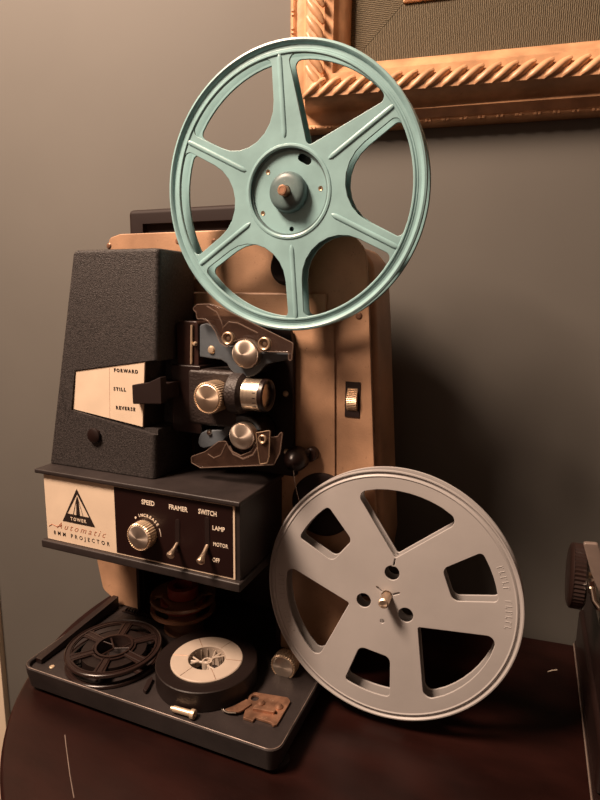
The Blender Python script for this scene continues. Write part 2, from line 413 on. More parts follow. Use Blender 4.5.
# base tray
def loop_loft(bm, loops, cap0=True, cap1=True):
    b = bmesh.new(); rs = [[b.verts.new(q) for q in L] for L in loops]; n = len(rs[0])
    for A, B in zip(rs, rs[1:]):
        for i in range(n): b.faces.new((A[i], A[(i+1) % n], B[(i+1) % n], B[i]))
    if cap0: b.faces.new(rs[0][::-1])
    if cap1: b.faces.new(rs[-1])
    merge(bm, b)
def rrect(x0, x1, y0, y1, r, z, ins=0):
    return [(a, c, z) for a, c in rounded([(x0+ins, y0+ins), (x1-ins, y0+ins), (x1-ins, y1-ins), (x0+ins, y1-ins)], max(0.5, r-ins), 6)]
TX0, TX1, TY0, TY1, TZT = -349.5, -132.0, -35, 146, 25.0
FLZ = 21.5
b = new()
loop_loft(b, [rrect(TX0, TX1, TY0, TY1, 9, 7.0, 4), rrect(TX0, TX1, TY0, TY1, 9, 8.0, 2.6), rrect(TX0, TX1, TY0, TY1, 9, 19, .6), rrect(TX0, TX1, TY0, TY1, 9, 24.2, 0), rrect(TX0, TX1, TY0, TY1, 9, 25, .7), rrect(TX0, TX1, TY0, TY1, 9, 25, 2.2), rrect(TX0, TX1, TY0, TY1, 9, 24.4, 2.9), rrect(TX0, TX1, TY0, TY1, 9, FLZ, 3.4)])
tray = finish('base_tray', b, M['char'], pj)
# worn bright rim line
b = new(); pr = [(x, y, 25.0) for x, y, z in rrect(TX0, TX1, TY0, TY1, 9, 25, .9)]
tube(b, pr+[pr[0]], 0.35, 6); finish('worn_rim', b, material('bare_metal_rim', (0.17, 0.13, 0.11), 0.45, metal=0.3, var=0.5, vscale=70), tray)
for x, y in ((-335, -20), (-138, -20), (-335, 134), (-138, 134)):
    b = new(); cyl(b, (x, y, TZ), (0, 0, 1), 7, 3.5, .4); finish('rubber_foot', b, M['matte'], tray)
b = new(); box(b, -345.5, -339.5, -24, 66, FLZ, 26, .6)
for v in b.verts:
    if v.co.z > 24: v.co.z += (v.co.y+22)/88*7
finish('side_rail', b, M['black'], tray)
b = new(); x, y = G(52, 667, FLZ); cyl(b, (x, y, FLZ-.5), (0, 0, 1), 2, 1.3, .4, 20); finish('tray_screw', b, M['brass'], tray)
b = new()
for i in range(10): box(b, -330+i*3, -328.4+i*3, 62, 66.5, FLZ, FLZ+3.2, .4, 1)
box(b, -332, -301, 61, 68, FLZ-.3, FLZ+1.2); finish('ribbed_strip', b, M['black'], tray)

# tan front plate
po = [P(108, 250, PL), P(109, 238, PL), P(120, 234, PL), P(220, 230, PL), P(330, 230, PL), P(352, 233, PL), P(366, 250, PL), P(369, 308, PL), P(374, 464, PL), (-99, 120), (-104, 80), (-112, 52), (-128, 30), (-150, 22), (-178, 22), (-178, 109), (-319, 109), (-319, 22), (-342, 22), (-361, 33), (-366.5, 60), (-357, 150)]
po = rounded(po, [1, 5, 5, 3, 6, 12, 14, 30, 30, 30, 10, 8, 6, 2, 2, 2, 2, 2, 6, 8, 10, 30], 5)
b = new(); plate(b, po, [], PL, PL+3, .7, 2)
wheel_x = (P(345, 400, 67)[0], P(358, 400, 67)[0]); wheel_z = (P(352, 417, 67)[1], P(352, 383, 67)[1])
tanp = finish('front_plate', b, M['tan'], pj)
# raised lower panel with a bright top ledge
rp_ = rounded([(-330, 196), (-330, P(222, 292, PL-3)[1]), (P(332, 300, PL-3)[0], P(332, 305, PL-3)[1]), (P(333, 470, PL-3)[0], 168), (-330, 168)], [3, 3, 3, 3, 3], 3)
b = new(); plate(b, rp_, [], PL-1.5, PL+1, 1.2, 2); finish('raised_panel', b, M['tan'], tanp)
b = new(); zl = P(250, 297, PL-4)[1]; box(b, -330, P(332, 300, PL-3)[0]-4, PL-4, PL, zl-16, zl+3.5, 1.9, 4); finish('plate_ledge', b, M['tan'], tanp)
# dark recessed seam and rear tan case
cx_, cz_ = -228, 190
def scaled(pts, fx, fz): return [(cx_+(x-cx_)*fx, cz_+(z-cz_)*fz) for x, z in pts]
b = new(); plate(b, scaled(po, .965, .975), [], PL+3, PL+11, .5, 1); finish('case_seam', b, M['matte'], pj)
b = new(); plate(b, [(x+(2.2 if x > -228 else 0), z-(7 if z > 250 else 0)) for x, z in scaled(po, 1.0, .995)], [], PL+10, 132, 6, 4); case = finish('rear_case', b, M['tan'], pj)
b2 = new(); box(b2, -318, -165, 60, 160, 340, 366)
c = new(); box(c, -333, -150, 92, 124, 345, 378, 4, 3)
finish('carrying_handle', boolean_cut(c, [b2]), M['matte'], pj)
b = new(); box(b, -320, -163, 97, 119, 346, 368.5, 1); finish('handle_well', b, M['matte'], pj)
for q in ((178, 241), (214, 242), (359, 316), (109, 246)):
    x, z = P(*q, PL); b = new(); lathe(b, [(0, .9), (1.6, .8), (2.6, 0), (2.6, -1), (0, -1)], (x, PL, z), seg=20); finish('plate_screw', b, M['rust'], tanp)
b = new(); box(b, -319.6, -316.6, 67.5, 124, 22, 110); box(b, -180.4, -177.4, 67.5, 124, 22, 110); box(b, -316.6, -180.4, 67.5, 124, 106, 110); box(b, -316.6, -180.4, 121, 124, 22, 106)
finish('cavity_shade_liner', b, M['matte'], pj)  # matte black sheets added over the tan cavity walls, shade put into colour
# thumb wheel in a slot
b = new(); zc = (wheel_z[0]+wheel_z[1])/2; hz = (wheel_z[1]-wheel_z[0])/2+.5; xa, xb = wheel_x
plate(b, [(xa-.7, zc-hz), (xb+.7, zc-hz), (xb+.7, zc+hz), (xa-.7, zc+hz)], [], PL-.8, PL+.4, .2); slot = finish('wheel_slot', b, M['matte'], tanp)
b = new(); n_ = 60
lathe(b, [(0, 0), (12.4, 0), (13, .5), (13, xb-xa-2.0), (12.4, xb-xa-1.5), (0, xb-xa-1.5)], (xa+.8, PL+9.0, zc), (1, 0, 0), n_*2, wob=lambda i: 1.0 if i % 2 else 0.965); finish('thumb_wheel', b, M['wheel'], slot)

# black mechanism plate
b = new(); mp_ = [P(194, 316, 62), P(290, 330, 62), P(293, 345, 62), P(293, 452, 62), (P(296, 460, 62)[0], 172.6), (-252, 172.6), (-252, 296)]
plate(b, rounded(mp_, 1.5, 3), [], 62, PL-2.8, .6); mech = finish('mechanism_plate', b, M['matte'], pj)
for q in ((285, 394), (286, 452)):
    x, z = P(*q, 61); b = new(); lathe(b, [(0, 1.8), (1.5, 1.5), (2.3, 0), (2.3, -1), (0, -1)], (x, 62, z), seg=20); finish('screw', b, M['brass'], mech)

# control box
b = new()
box(b, -350.5, -177, .6, PL, 110, 170.5, .6)
box(b, -356, -175, -3.2, PL, 169, 172.5, 1.0, 3)
box(b, -353.5, -175, -3.6, PL, 108, 114.6, 1.2, 3)
cb_ = finish('control_box', b, M['char'], pj)
b = new(); box(b, -349.7, -180.4, -.2, 1.2, 114.8, 168.9, .15, 1); npl = finish('name_plate', b, M['label'], cb_)
b = new(); box(b, -281.2, -182, -.5, .5, 116.0, 167.6, .1, 1); cpn = finish('control_panel', b, M['panelblack'], cb_)
def T(s, px, py, size, mat, parent, yy=-.35, **k):
    x, z = P(px, py, yy); return text(s, size, mat, parent, (x, yy, z), **k)
T('SPEED', 148, 503, 5.0, M['cream'], cpn, -.55, off=.09, xs=0.84)
T('FRAMER', 178, 508.5, 5.0, M['cream'], cpn, -.55, off=.09, xs=0.86)
T('SWITCH', 207.5, 513, 5.0, M['cream'], cpn, -.55, off=.09, xs=0.78)
T('LAMP', 218.5, 529, 4.4, M['cream'], cpn, -.55, off=.08, xs=0.92)
T('MOTOR', 220.5, 545.5, 3.9, M['cream'], cpn, -.55, off=.06, xs=0.8, spacing=1.05)
T('OFF', 216, 560.5, 4.4, M['cream'], cpn, -.55, off=.08, xs=0.75)
# INCREASE on an arc above the knob
kx, kz = P(146, 533, 0)
b = new(); word = 'INCREASE'
for i, chh in enumerate(word):
    a = math.radians(112 - i*10.5); text_bm(b, chh, 3.1, (kx+13.6*math.cos(a), -.55, kz+13.6*math.sin(a)), .08, .15, ang=a-math.pi/2)
cyl(b, (kx+13.5*math.cos(math.radians(128)), -.48, kz+13.5*math.sin(math.radians(128))), (0, -1, 0), .8, .2, seg=16)
pts = [(kx+13.5*math.cos(math.radians(a)), -.6, kz+13.5*math.sin(math.radians(a))) for a in range(0, 27, 5)]
tube(b, pts, .3, 6); finish('lettering', b, M['cream'], cpn, flat=True)
# speed knob
def knurled(parent, c, r, depth, axis, mat_side, mat_face, name, n=44, dome=2.2):
    b = new(); lathe(b, [(0, 0), (r*.96, 0), (r, .6), (r, depth-.8), (r*.93, depth), (r*.90, depth-.5), (0, depth-.5)], c, axis, n*2, wob=lambda i: 1.0 if i % 2 else 0.955)
    k = finish(name, b, mat_side, parent, angle=20)
    b = new(); lathe(b, [(0, depth-.6), (r*.84, depth-.6), (r*.84, depth-.1), (r*.80, depth+.2), (0, depth+dome)], c, axis, 72); finish('knob_cap', b, mat_face, k, angle=3)
    return k
knurled(cpn, (kx, -.4, kz), 10.4, 8.5, (0, -1, 0), M['brass'], M['cap'], 'speed_knob', 34)
# toggle switches
for (sa, sb, base) in (((178, 520), (178, 549), (170, 556)), ((207.5, 518), (208, 551), (200, 562.5))):
    x0, z0 = P(*sb, 0); x1, z1 = P(*sa, 0)
    b = new(); plate(b, capsule(x0, z0, x1, z1-1, 1.9, 1.9), [], -.9, -.4, .1); sl = finish('switch_slot', b, M['matte'], cpn)
    zz = z0+4.5; b = new()
    tx, tz_ = P(*base, -11)
    axis = Vector((tx-x0, -10.5, tz_-zz)); L = axis.length
    lathe(b, [(0, 0), (1.3, 0), (1.5, L*.45), (2.1, L*.72), (2.9, L*.9), (2.9, L*.97), (2.1, L*1.04), (0, L*1.06)], (x0, -.6, zz), tuple(axis), 32)
    finish('switch_lever', b, M['knobtan'], sl)
# name plate print: triangle emblem with tower, words
ax, az = P(78.5, 493, 0); bx_, bz_ = P(65.5, 519.5, 0); cx2, cz2 = P(92.5, 523.5, 0)
tri = [(bx_-2.6, bz_-1.3), (cx2+2.6, bz_-1.3), ((bx_+cx2)/2, az+3.2)]
mx_ = (bx_+cx2)/2; zb = bz_-1.3; zt = az+3.2; hw = (cx2-bx_)/2+2.6
def tri_w(z, k=1.0): return hw*(zt-z)/(zt-zb)*k
b = new()
plate(b, tri, [[(mx_-tri_w(zb+6.4)+1.6, zb+6.9), (mx_+tri_w(zb+6.4)-1.6, zb+6.9), (mx_, zt-4.2)]], -.42, -.18, .02)
zz0 = zb+6.0; ztop = zt-8.5
plate(b, [(mx_-1.9, zz0), (mx_+1.9, zz0), (mx_+1.0, ztop), (mx_, ztop+2.6), (mx_-1.0, ztop)], [], -.42, -.18, .02)
for k in (.42, -.42):
    plate(b, [(mx_+k*hw*.75-.25, zz0), (mx_+k*hw*.75+.25, zz0), (mx_+k*1.2+.12, zt-7), (mx_+k*1.2-.12, zt-7)], [], -.40, -.18, .02)
finish('emblem', b, M['ink'], npl, flat=True)
text('TOWER', 3.6, M['label'], npl, (mx_, -.5, zb+3.1), off=.09, spacing=1.35)
sx1, sz1 = P(80.5, 530.5, 0); text('Automatic', 7.6, M['redink'], npl, (sx1, -.3, sz1+.6), shear=.5, spacing=1.5, off=-.09)
sx2, sz2 = P(81, 538, 0); text('8MM PROJECTOR', 4.5, M['ink'], npl, (sx2+.3, -.3, sz2), off=.04, spacing=1.9, xs=.93)
b = new(); q = [P(49, 526, -.3), P(52, 524, -.3), P(57, 526.5, -.3), P(62, 525, -.3)]
tube(b, [(x, -.3, z) for x, z in q], .22, 6); finish('swash', b, M['redink'], npl)

# lamp housing, tapered, with a recessed label bay
HY = 14.5
bot = [(-356, 12.3), (-254, 12.3), (-254, 62), (-356, 62)]; top = [(-323.5, 16.5), (-247.5, 16.5), (-247.5, 62), (-323.5, 62)]
def hloop(pts, z, r, ins=0):
    x0, x1 = pts[0][0]+ins, pts[1][0]-ins; y0, y1 = pts[0][1]+ins, pts[2][1]-ins
    return [(a, c, z) for a, c in rounded([(x0, y0), (x1, y0), (x1, y1), (x0, y1)], [2.5, 4, 1, 1], 5)]
b = new(); ls = []
for z, ins in ((172.5, .6), (173.5, 0), (335.5, 0), (337.6, .7), (338.4, 2.2)):
    t = (z-173.5)/(338.4-173.5); q = [(bot[i][0]*(1-t)+top[i][0]*t, bot[i][1]*(1-t)+top[i][1]*t) for i in range(4)]
    ls.append(hloop(q, z, 4, ins))
loop_loft(b, ls)
LB = [P(75, 371, HY), P(144, 362, HY), P(142, 427, HY), P(72, 409, HY)]
ex = 20
c1 = new(); plate(c1, [(LB[0][0], LB[0][1]+.6), (LB[1][0]+ex, LB[1][1]+3.6), (LB[2][0]+ex, LB[2][1]-6), (LB[2][0]+8, LB[2][1]-4.2), (LB[3][0], LB[3][1]-.6)], [], 0, HY+1.9, 0.01, 0)
c2 = new(); plate(c2, [(LB[1][0]+.3, LB[1][1]+.6), (LB[1][0]+ex+6, LB[1][1]+1.6), (LB[2][0]+ex+6, LB[2][1]-1.0), (LB[2][0]+.3, LB[2][1]-1.0)], [], 0, HY+26, 0.01, 0)
lh = finish('lamp_housing', boolean_cut(b, [c1, c2]), M['wrinkle'], pj, angle=30)
b = new(); lp = [(LB[0][0]+.4, LB[0][1]), (LB[1][0], LB[1][1]), (LB[2][0], LB[2][1]), (LB[3][0]+.4, LB[3][1])]
plate(b, lp, [], HY+.6, HY+2.2, .1); dp_ = finish('direction_plate', b, M['label'], lh)
for s, px, py in (('FORWARD', 125.8, 371.0), ('STILL', 119.6, 389.3), ('REVERSE', 125.4, 408.5)):
    x, z = P(px, py, HY+.5); text(s, 3.5, M['ink'], dp_, (x, HY+.45, z), off=.13, spacing=1.42 if s != 'STILL' else 1.45)
b = new(); x0, z0 = P(109.3, 409, HY+.5); x1, z1 = P(109.3, 368, HY+.5); plate(b, [(x0-.07, z0-8), (x0+.07, z0-8), (x1+.07, z1), (x1-.07, z1)], [], HY+.5, HY+.7, .02); finish('dividing_line', b, M['redink'], dp_)
xa, za = P(133, 404, 9); xb, zb_ = P(147, 384, 9)
b = new(); plate(b, rounded([(xa, za), (xb+12, za+2), (xb+12, zb_+6), (xb+1, zb_+1), (xa, zb_-1.5)], .8, 3), [], 8.5, 15.5, .6); box(b, xb, xb+11, 14, 40, za+4, zb_, .5); finish('selector_lever', b, M['matte'], lh)
x, z = P(93, 436, HY-4); b = new(); lathe(b, [(0, 5), (4, 4.8), (5.6, 4), (6, 2.5), (5.4, .5), (5.4, -2), (0, -2)], (x, HY, z), seg=40); finish('button', b, M['black'], lh)

# film gate and lens assembly
def pb(name, px0, py0, px1, py1, yf, yb, mat, parent=mech, bev=1.0):
    xa, za = P(px0, py1, yf); xb, zb = P(px1, py0, yf); b = new(); box(b, min(xa, xb), max(xa, xb), yf, yb, min(za, zb), max(za, zb), bev, 3); return finish(name, b, mat, parent)
b = new(); xa, za = P(177, 366, 36); xb, zb = P(198, 321, 36)
plate(b, rounded([(xa, za), (xb, za), (xb, zb), (xa, zb)], [1, 1, 3, 5], 5), [], 36, 62, 1.2, 2); gate = finish('film_gate_block', b, M['brownblack'], mech)
xa, za = P(191, 364, 34.5); xb, zb = P(191.5, 325, 34.5); b = new(); tube(b, [(xa, 35, za), (xb, 35, zb)], 1.0, 12); finish('guide_rod', b, M['brass'], gate)
b = new(); lathe(b, [(0, 2.2), (1, 2), (1.7, 0), (1.7, -2), (0, -2)], (P(194, 344, 34)[0], 35.6, P(194, 344, 34)[1]), seg=16); finish('screw', b, M['brass'], gate)
pb('gate_frame', 172, 366, 200, 431, 32, 62, M['black'], gate, 1.2)
lm_ = pb('lens_mount', 188, 372, 236, 424, 31, 62, M['leather'], mech, 3.0)
LX0, _ = P(236, 397, 26); cxx, czz = P(238, 397, 30); LY = 33.0
_, LZ = P(250, 396.5, 24)
b = new(); cyl(b, (-201, LY, LZ), (1, 0, 0), 14.6, 13, 2.5, 64); finish('lens_collar', b, M['leather'], lm_)
b = new(); cyl(b, (-196, LY, LZ), (1, 0, 0), 11.6, 21.5, .5, 64); barrel = finish('lens_barrel', b, M['lenssilver'], lm_)
b = new(); lathe(b, [(8.2, -1), (11.4, -1), (11.8, -.4), (11.6, 2.4), (10.9, 3.2), (10.0, 3.2), (8.6, 2), (8.2, 0)], (-174.5, LY, LZ), (1, 0, 0), 64, closed=True); ring = finish('lens_ring', b, M['black'], barrel)
b = new(); lathe(b, [(0, -.5), (5, -.9), (8.4, -1.6), (8.4, -3), (0, -3)], (-174.5, LY, LZ), (1, 0, 0), 48); finish('lens_glass', b, M['glass'], barrel)
b = new()
for i in range(9):
    a = math.radians(118 + i*17)       # engraved marks round the barrel
    c = Vector((-177.5, LY-11.65*math.sin(a-math.radians(60)), LZ+11.65*math.cos(a-math.radians(60))))
    n2 = (c-Vector((-177.5, LY, LZ))).normalized(); q = Vector((0, 0, 1)).rotation_difference(n2)
    t = bmesh.new(); bmesh.ops.create_cube(t, size=1); bmesh.ops.scale(t, vec=(2.2, .55, .3), verts=t.verts); merge(b, t, Matrix.Translation(c) @ q.to_matrix().to_4x4())
finish('engraved_marks', b, M['ink'], barrel)
fx, fz = P(208, 397.5, 20)
k = knurled(lm_, (P(210, 397.5, 20)[0], 31, P(210, 397.5, 20)[1]), 11.4, 15, (0, -1, 0), M['brass'], M['knobtan'], 'focus_knob', 40, 2.6)

def cone_cap(name, px, py, yb, r, parent, depth=7, mat=None):
    x, z = P(px, py, yb-depth)
    b = new(); lathe(b, [(0, 0), (r, 0), (r, depth-1.2), (r*.97, depth-.5), (r*.92, depth-.5), (r*.90, depth), (0, depth+4.2)], (x, yb, z), seg=72)
    return finish(name, b, mat or M['cap'], parent, angle=3), x, z
# upper sprocket, guide plate and clear guard
GY = 32.0
def poly_px(pts, y): return [P(a, b_, y) for a, b_ in pts]
ucx, ucz = P(244.5, 355, GY)
up = poly_px([(199.5, 325), (206, 323), (213, 326), (219, 337), (226, 345), (262, 352.5), (291, 354), (291, 359), (266, 364.5)], GY)+[(ucx+15.8*math.cos(math.radians(a)), ucz+15.8*math.sin(math.radians(a))) for a in range(-35, -156, -10)]+poly_px([(221, 360), (199.5, 357)], GY)
b = new(); plate(b, rounded(up, [2, 2, 3, 3, 3, 3, 1, 1, 3]+[0]*13+[3, 1], 4), [], GY, GY+4, .9, 2); plate(b, rounded(poly_px([(262, 351.5), (291, 353.5), (291, 355.3), (262, 354)], GY-2), .3, 2), [], GY-3, GY+1, .4); ug = finish('upper_guide_plate', b, M['blued'], mech)
x, z = P(245, 356, GY); b = new(); cyl(b, (x, GY+3, z), (0, 1, 0), 14.0, 24, .6, 48); finish('upper_sprocket', b, M['black'], ug)
cone_cap('sprocket_cap', 244.5, 354, GY, 10.1, ug)
x, z = P(211.5, 350, GY); b = new(); lathe(b, [(0, 1.6), (2, 1.3), (3, 0), (3, -1), (0, -1)], (x, GY, z), seg=24); finish('screw', b, M['brass'], ug)
g1 = poly_px([(194.5, 309), (199, 304.5), (212, 304), (224, 308), (262, 327), (294.5, 343), (293, 360), (290, 360), (290, 352), (262, 351), (256, 342), (246, 338), (236, 341), (229, 347), (222, 343), (217, 331), (210, 321), (204, 318.5), (199, 319), (198, 312)], GY-4)
b = new(); plate(b, rounded(g1, 1.2, 3), [], GY-6.5, GY-4, .7, 2)
edge1 = g1
cgd = finish('upper_film_guard', b, M['amber'], ug, label='brown translucent film guard')
b = new(); q = rounded(g1, 1.2, 3); tube(b, [(x, GY-6.4, z) for x, z in q]+[(q[0][0], GY-6.4, q[0][1])], .38, 8)
tube(b, [(x, GY-6.2, z) for x, z in poly_px([(207, 306), (217, 312), (222, 322), (223, 328), (229, 322), (238, 323), (258, 333)], GY-6)], .6, 8); finish('guard_edge_highlight', b, material('amber_edge_highlight', (0.26, 0.18, 0.14), 0.2, alpha=0.42), cgd)  # lighter tubes paint the thin highlights along the guard edges
for q in ((227.5, 338.5), (264, 344)):
    x, z = P(*q, GY-7); b = new(); lathe(b, [(2.3, 0), (4.6, 0), (4.6, 3), (3.8, 3.4), (3, 3), (2.3, 2)], (x, GY-4, z), seg=40, closed=True); lathe(b, [(0, 2.4), (1.2, 2.2), (1.8, 1), (1.8, 0), (0, 0)], (x, GY-4, z), seg=20); finish('guide_roller', b, M['wheel'], cgd)
# lower sprocket
lcx, lcz = P(242, 437, GY)
lp_ = [(lcx+15.6*math.cos(math.radians(a)), lcz+15.6*math.sin(math.radians(a))) for a in range(25, 166, 10)]+poly_px([(222, 430), (206, 430.5), (201, 433), (198.5, 438), (198, 443), (200, 447), (204, 448.5), (212, 446.5), (223, 441)], GY)+[(lcx+11*math.cos(math.radians(a)), lcz+11*math.sin(math.radians(a))) for a in range(175, 24, -10)]
b = new(); plate(b, lp_, [], GY, GY+4, .9, 2); lg = finish('lower_guide_plate', b, M['blued'], mech)
x, z = P(243, 437, GY); b = new(); cyl(b, (x, GY+3.5, z), (0, 1, 0), 13.0, 24, .6, 48); finish('lower_sprocket', b, M['black'], lg)
cone_cap('sprocket_cap', 241, 436.5, GY-1, 9.8, lg)
x, z = P(209.5, 432.5, GY); b = new(); lathe(b, [(0, 1.8), (1.6, 1.4), (2.4, 0), (2.4, -1), (0, -1)], (x, GY, z), seg=24); finish('screw', b, M['silver'], lg)
g2 = poly_px([(193, 456), (207, 451), (220, 441), (227, 440.5), (232, 450), (242, 455), (252, 451), (258, 441), (262, 438), (279, 436), (284, 429), (281, 452), (275, 464), (262, 464.5), (202, 467), (193, 462)], GY-4)
b = new(); plate(b, rounded(g2, 1.5, 3), [], GY-6, GY-3.5, .7, 2); g2o = finish('lower_film_guard', b, M['amber'], lg, label='brown translucent film guard')
b = new(); q = rounded(g2, 1.5, 3); tube(b, [(x, GY-6, z) for x, z in q]+[(q[0][0], GY-6, q[0][1])], .38, 8)
tube(b, [(x, GY-6, z) for x, z in poly_px([(208, 454), (214, 458), (221, 455), (226, 444)], GY-6)], .5, 8)
tube(b, [(x, GY-5.6, z) for x, z in poly_px([(229, 446), (233, 454), (243, 459), (253, 455), (258, 447)], GY-6)], .9, 8); finish('guard_edge_highlight', b, bpy.data.materials['amber_edge_highlight'], g2o)  # lower guard: edge highlights painted by the same pale tubes
g3 = poly_px([(257, 432.5), (271, 430), (270, 456), (268, 462.5), (261, 463.5), (259, 450)], GY-8)
b = new(); plate(b, rounded(g3, .8, 3), [], GY-9.5, GY-7, .5); g3o = finish('guard_flap', b, M['amber'], lg)
b = new(); x, z = P(262, 439.5, GY-11); lathe(b, [(1.6, 0), (3.2, 0), (3.2, 1.2), (2.6, 1.6), (1.6, 1)], (x, GY-9.5, z), seg=32, closed=True)
q = rounded(g3, .8, 3); tube(b, [(x_, GY-9.5, z_) for x_, z_ in q]+[(q[0][0], GY-9.5, q[0][1])], .4, 8); finish('flap_rivet', b, M['wheel'], g3o)
# small threading knob with shaft, and thin wire
x, z = P(293, 461, 50); b = new(); lathe(b, [(0, 16), (3, 15.6), (7.5, 12), (9, 8), (9, 2), (8, 0), (0, 0)], (x, 62, z), seg=40); tk = finish('threading_roller', b, M['black'], mech)
xs, zs = P(310, 455, 62); b = new(); cyl(b, (xs, PL, zs), (0, -1, 0), 5.2, 9, 1, 32); finish('roller_pin', b, M['brownblack'], tk)
b = new(); tube(b, [(x-3, 56, z+7), ((x+xs)/2, 57, (z+zs)/2+4), (xs, 60, zs+2)], 2.2, 10); finish('roller_link', b, M['black'], tk)
b = new(); q = [P(292, 466, 48), P(293, 480, 48), P(296, 494, 48), P(299, 505, 48)]
tube(b, [(x_, 50, z_) for x_, z_ in q], .35, 6); finish('belt_wire', b, M['silver'], tk)
# drive pulley behind the grey reel
x, z = P(322, 505, 66); b = new(); lathe(b, [(0, 5), (22, 5), (24.5, 4), (24.5, 0), (0, 0)], (x, PL, z), seg=64); finish('drive_pulley', b, M['matte'], pj)

# reel centres and tilt
def reel_frame(c, n):
    n = Vector(n).normalized(); ex = Vector((-n.y, n.x, 0)).normalized(); ey = -n; ez = ex.cross(ey)
    return Matrix((ex, ey, ez)).transposed()
CB = (-160.25, 38.0, 373.54); NB = (0.02508, -0.99861, -0.04643)
CG = (-84.8, 43.5, 101.9); NG = (0.03132, -0.99656, 0.07669)
RB, RG = reel_frame(CB, NB), reel_frame(CG, NG)
# upper reel arm and its spindle
x, z = P(289, 268, 66)
b = new(); plate(b, capsule(x, z, CB[0]-.5, CB[2], 11, 8), [], 57, 64, 1.5, 2); cyl(b, (x, PL, z), (0, -1, 0), 12.5, 9, 1, 48); arm = finish('upper_reel_arm', b, M['matte'], pj)
nb = Vector(NB).normalized(); ng = Vector(NG).normalized()
# camera-side spindle tips
b = new(); c0 = Vector(CB)-nb*22; cyl(b, tuple(c0), tuple(nb), 3.35, 22+10.5, .7, 32); sp1 = finish('upper_spindle', b, M['copper'], arm)
b = new(); lathe(b, [(1.9, 0), (2.1, 0), (2.1, .25), (1.9, .25)], tuple(Vector(CB)+nb*10.4), tuple(nb), 24, closed=True); finish('spindle_ring', b, M['wheel'], sp1)
b = new(); plate(b, capsule(-125, 98, CG[0], CG[2], 15, 10), [], 62, PL, 1.2, 2); arm2 = finish('lower_reel_arm', b, M['matte'], pj)
b = new(); c0 = Vector(CG)-ng*20; cyl(b, tuple(c0), tuple(ng), 3.5, 20+13, .8, 32); finish('lower_spindle', b, M['knobtan'], arm2)
# rewind knob by the tray, its bracket goes down the tan plate
x, z = P(280, 661, 40)
k = knurled(pj, (x+3, 48, z-3.5), 10.2, 10, (0, -1, 0), M['brass'], M['cap'], 'rewind_knob', 34, .4)
b = new(); cyl(b, (x+3, PL, z-3.5), (0, -1, 0), 3, 24, .3, 24); finish('knob_shaft', b, M['silver'], k)

# ------------------------------------------------------------------ teal reel
bl = empty('film_reel', CB, 'teal painted metal film reel with six spokes, on the upper spindle of the projector', 'film reel', rot=RB)
angs = [math.radians(93.6+60*k) for k in range(6)]
def window(a0, a1, ro, wo, wi, rad_in, sharp=False):
    """window between spokes at a0 < a1 (radians)"""
    n = 14; am = (a0+a1)/2; pts = []; rads = []
    da = wo/ro
    for k in range(n+1):
        a = a0+da+(a1-a0-2*da)*k/n; pts.append((ro*math.cos(a), ro*math.sin(a))); rads.append(4 if k in (0, n) else 0)
    # meeting point of the two spoke edges
    r_in = 30 if sharp else wi/math.sin((a1-a0)/2)
    pts.append((r_in*math.cos(am), r_in*math.sin(am))); rads.append(rad_in)
    return pts, rads
def window_poly(i):
    a0, a1 = angs[i], angs[i]+math.radians(60)
    sharp = (i == 5)
    pts, rads = window(a0, a1, 81.3, 5.6, 6.6, 3 if sharp else 27, sharp)
    # drop mid arc points near rounded ends so the corner radius can take hold
    keep = [0]+list(range(2, 13))+[14, 15]; return rounded([pts[k] for k in keep], [rads[k] for k in keep], 8)
wins = [window_poly(i) for i in range(6)]
def blue_flange(front):
    b = new(); y = 0 if front else 11.2; s = -1 if front else 1
    plate(b, circle(0, 0, 84.5, 128), wins+[circle(0, 0, 27.6, 64)], y, y+1.4, .4, 2)
    yy = y if front else y+1.4
    # rolled rim and groove
    def L(pf): lathe(b, [(r+1.2, h) for r, h in pf], (0, yy, 0), (0, s, 0), 160, closed=True)
    L([(80.2, -.9), (80.2, .2), (80.7, .7), (81.5, .7), (82.1, .1), (83.0, -.4), (85.2, -.3), (86, .9), (87.2, 1.6), (88.4, 1.2), (88.9, 0), (88.4, -1.6), (86.5, -1.9), (82, -1.5)])
    if front:
        for a in angs:
            ca, sa = math.cos(a), math.sin(a)
            t = bmesh.new(); bmesh.ops.create_uvsphere(t, u_segments=48, v_segments=12, radius=1)
            for v in t.verts:
                q = max(-1, min(1, v.co.x*8)) if abs(v.co.x) < .999 else v.co.x
                k = min(1, (1-abs(v.co.x))*9)**.5
                v.co = Vector((58+v.co.x*25, v.co.y*.85, v.co.z*1.7)) if False else Vector((58+v.co.x*25, 0, 0))+Vector((0, v.co.y, v.co.z)).normalized()*k if Vector((0, v.co.y, v.co.z)).length > 1e-6 else Vector((58+v.co.x*25, 0, 0))
                v.co.y *= .85; v.co.z *= 1.6
            merge(b, t, Matrix.Rotation(-a, 4, 'Y'))
        # recess wall and rolled lip round the hub disc
        lathe(b, [(27.2, -3.2), (27.2, .2), (28.2, .7), (29.4, .5), (29.8, 0), (28.4, -.9), (28.0, -3.2)], (0, yy, 0), (0, -1, 0), 96, closed=True)
    return b
ff = finish('front_flange', blue_flange(True), M['teal'], bl, local=True)
finish('rear_flange', blue_flange(False), M['teal'], bl, local=True)
b = new(); holes = [circle(-4 + 0, 0, 0.01, 3)][:0]
def pp(r, deg): a = math.radians(deg); return (r*math.cos(a), r*math.sin(a))
for r, d in ((20.5, 138), (23, -148), (23, -87), (21.5, 4)): holes.append(circle(*pp(r, d), 1.55, 20))
sx_, sz_ = pp(22.5, 62); holes.append(capsule(sx_-2.2, sz_+1.2, sx_+2.2, sz_-1.2, 2.4, 2.4, 8)); holes.append(circle(0, 0, 3.7, 24))
plate(b, circle(0, 0, 27.6, 80), holes, 2.8, 3.8, .2); hd = finish('hub_disc', b, M['teal'], bl, local=True)
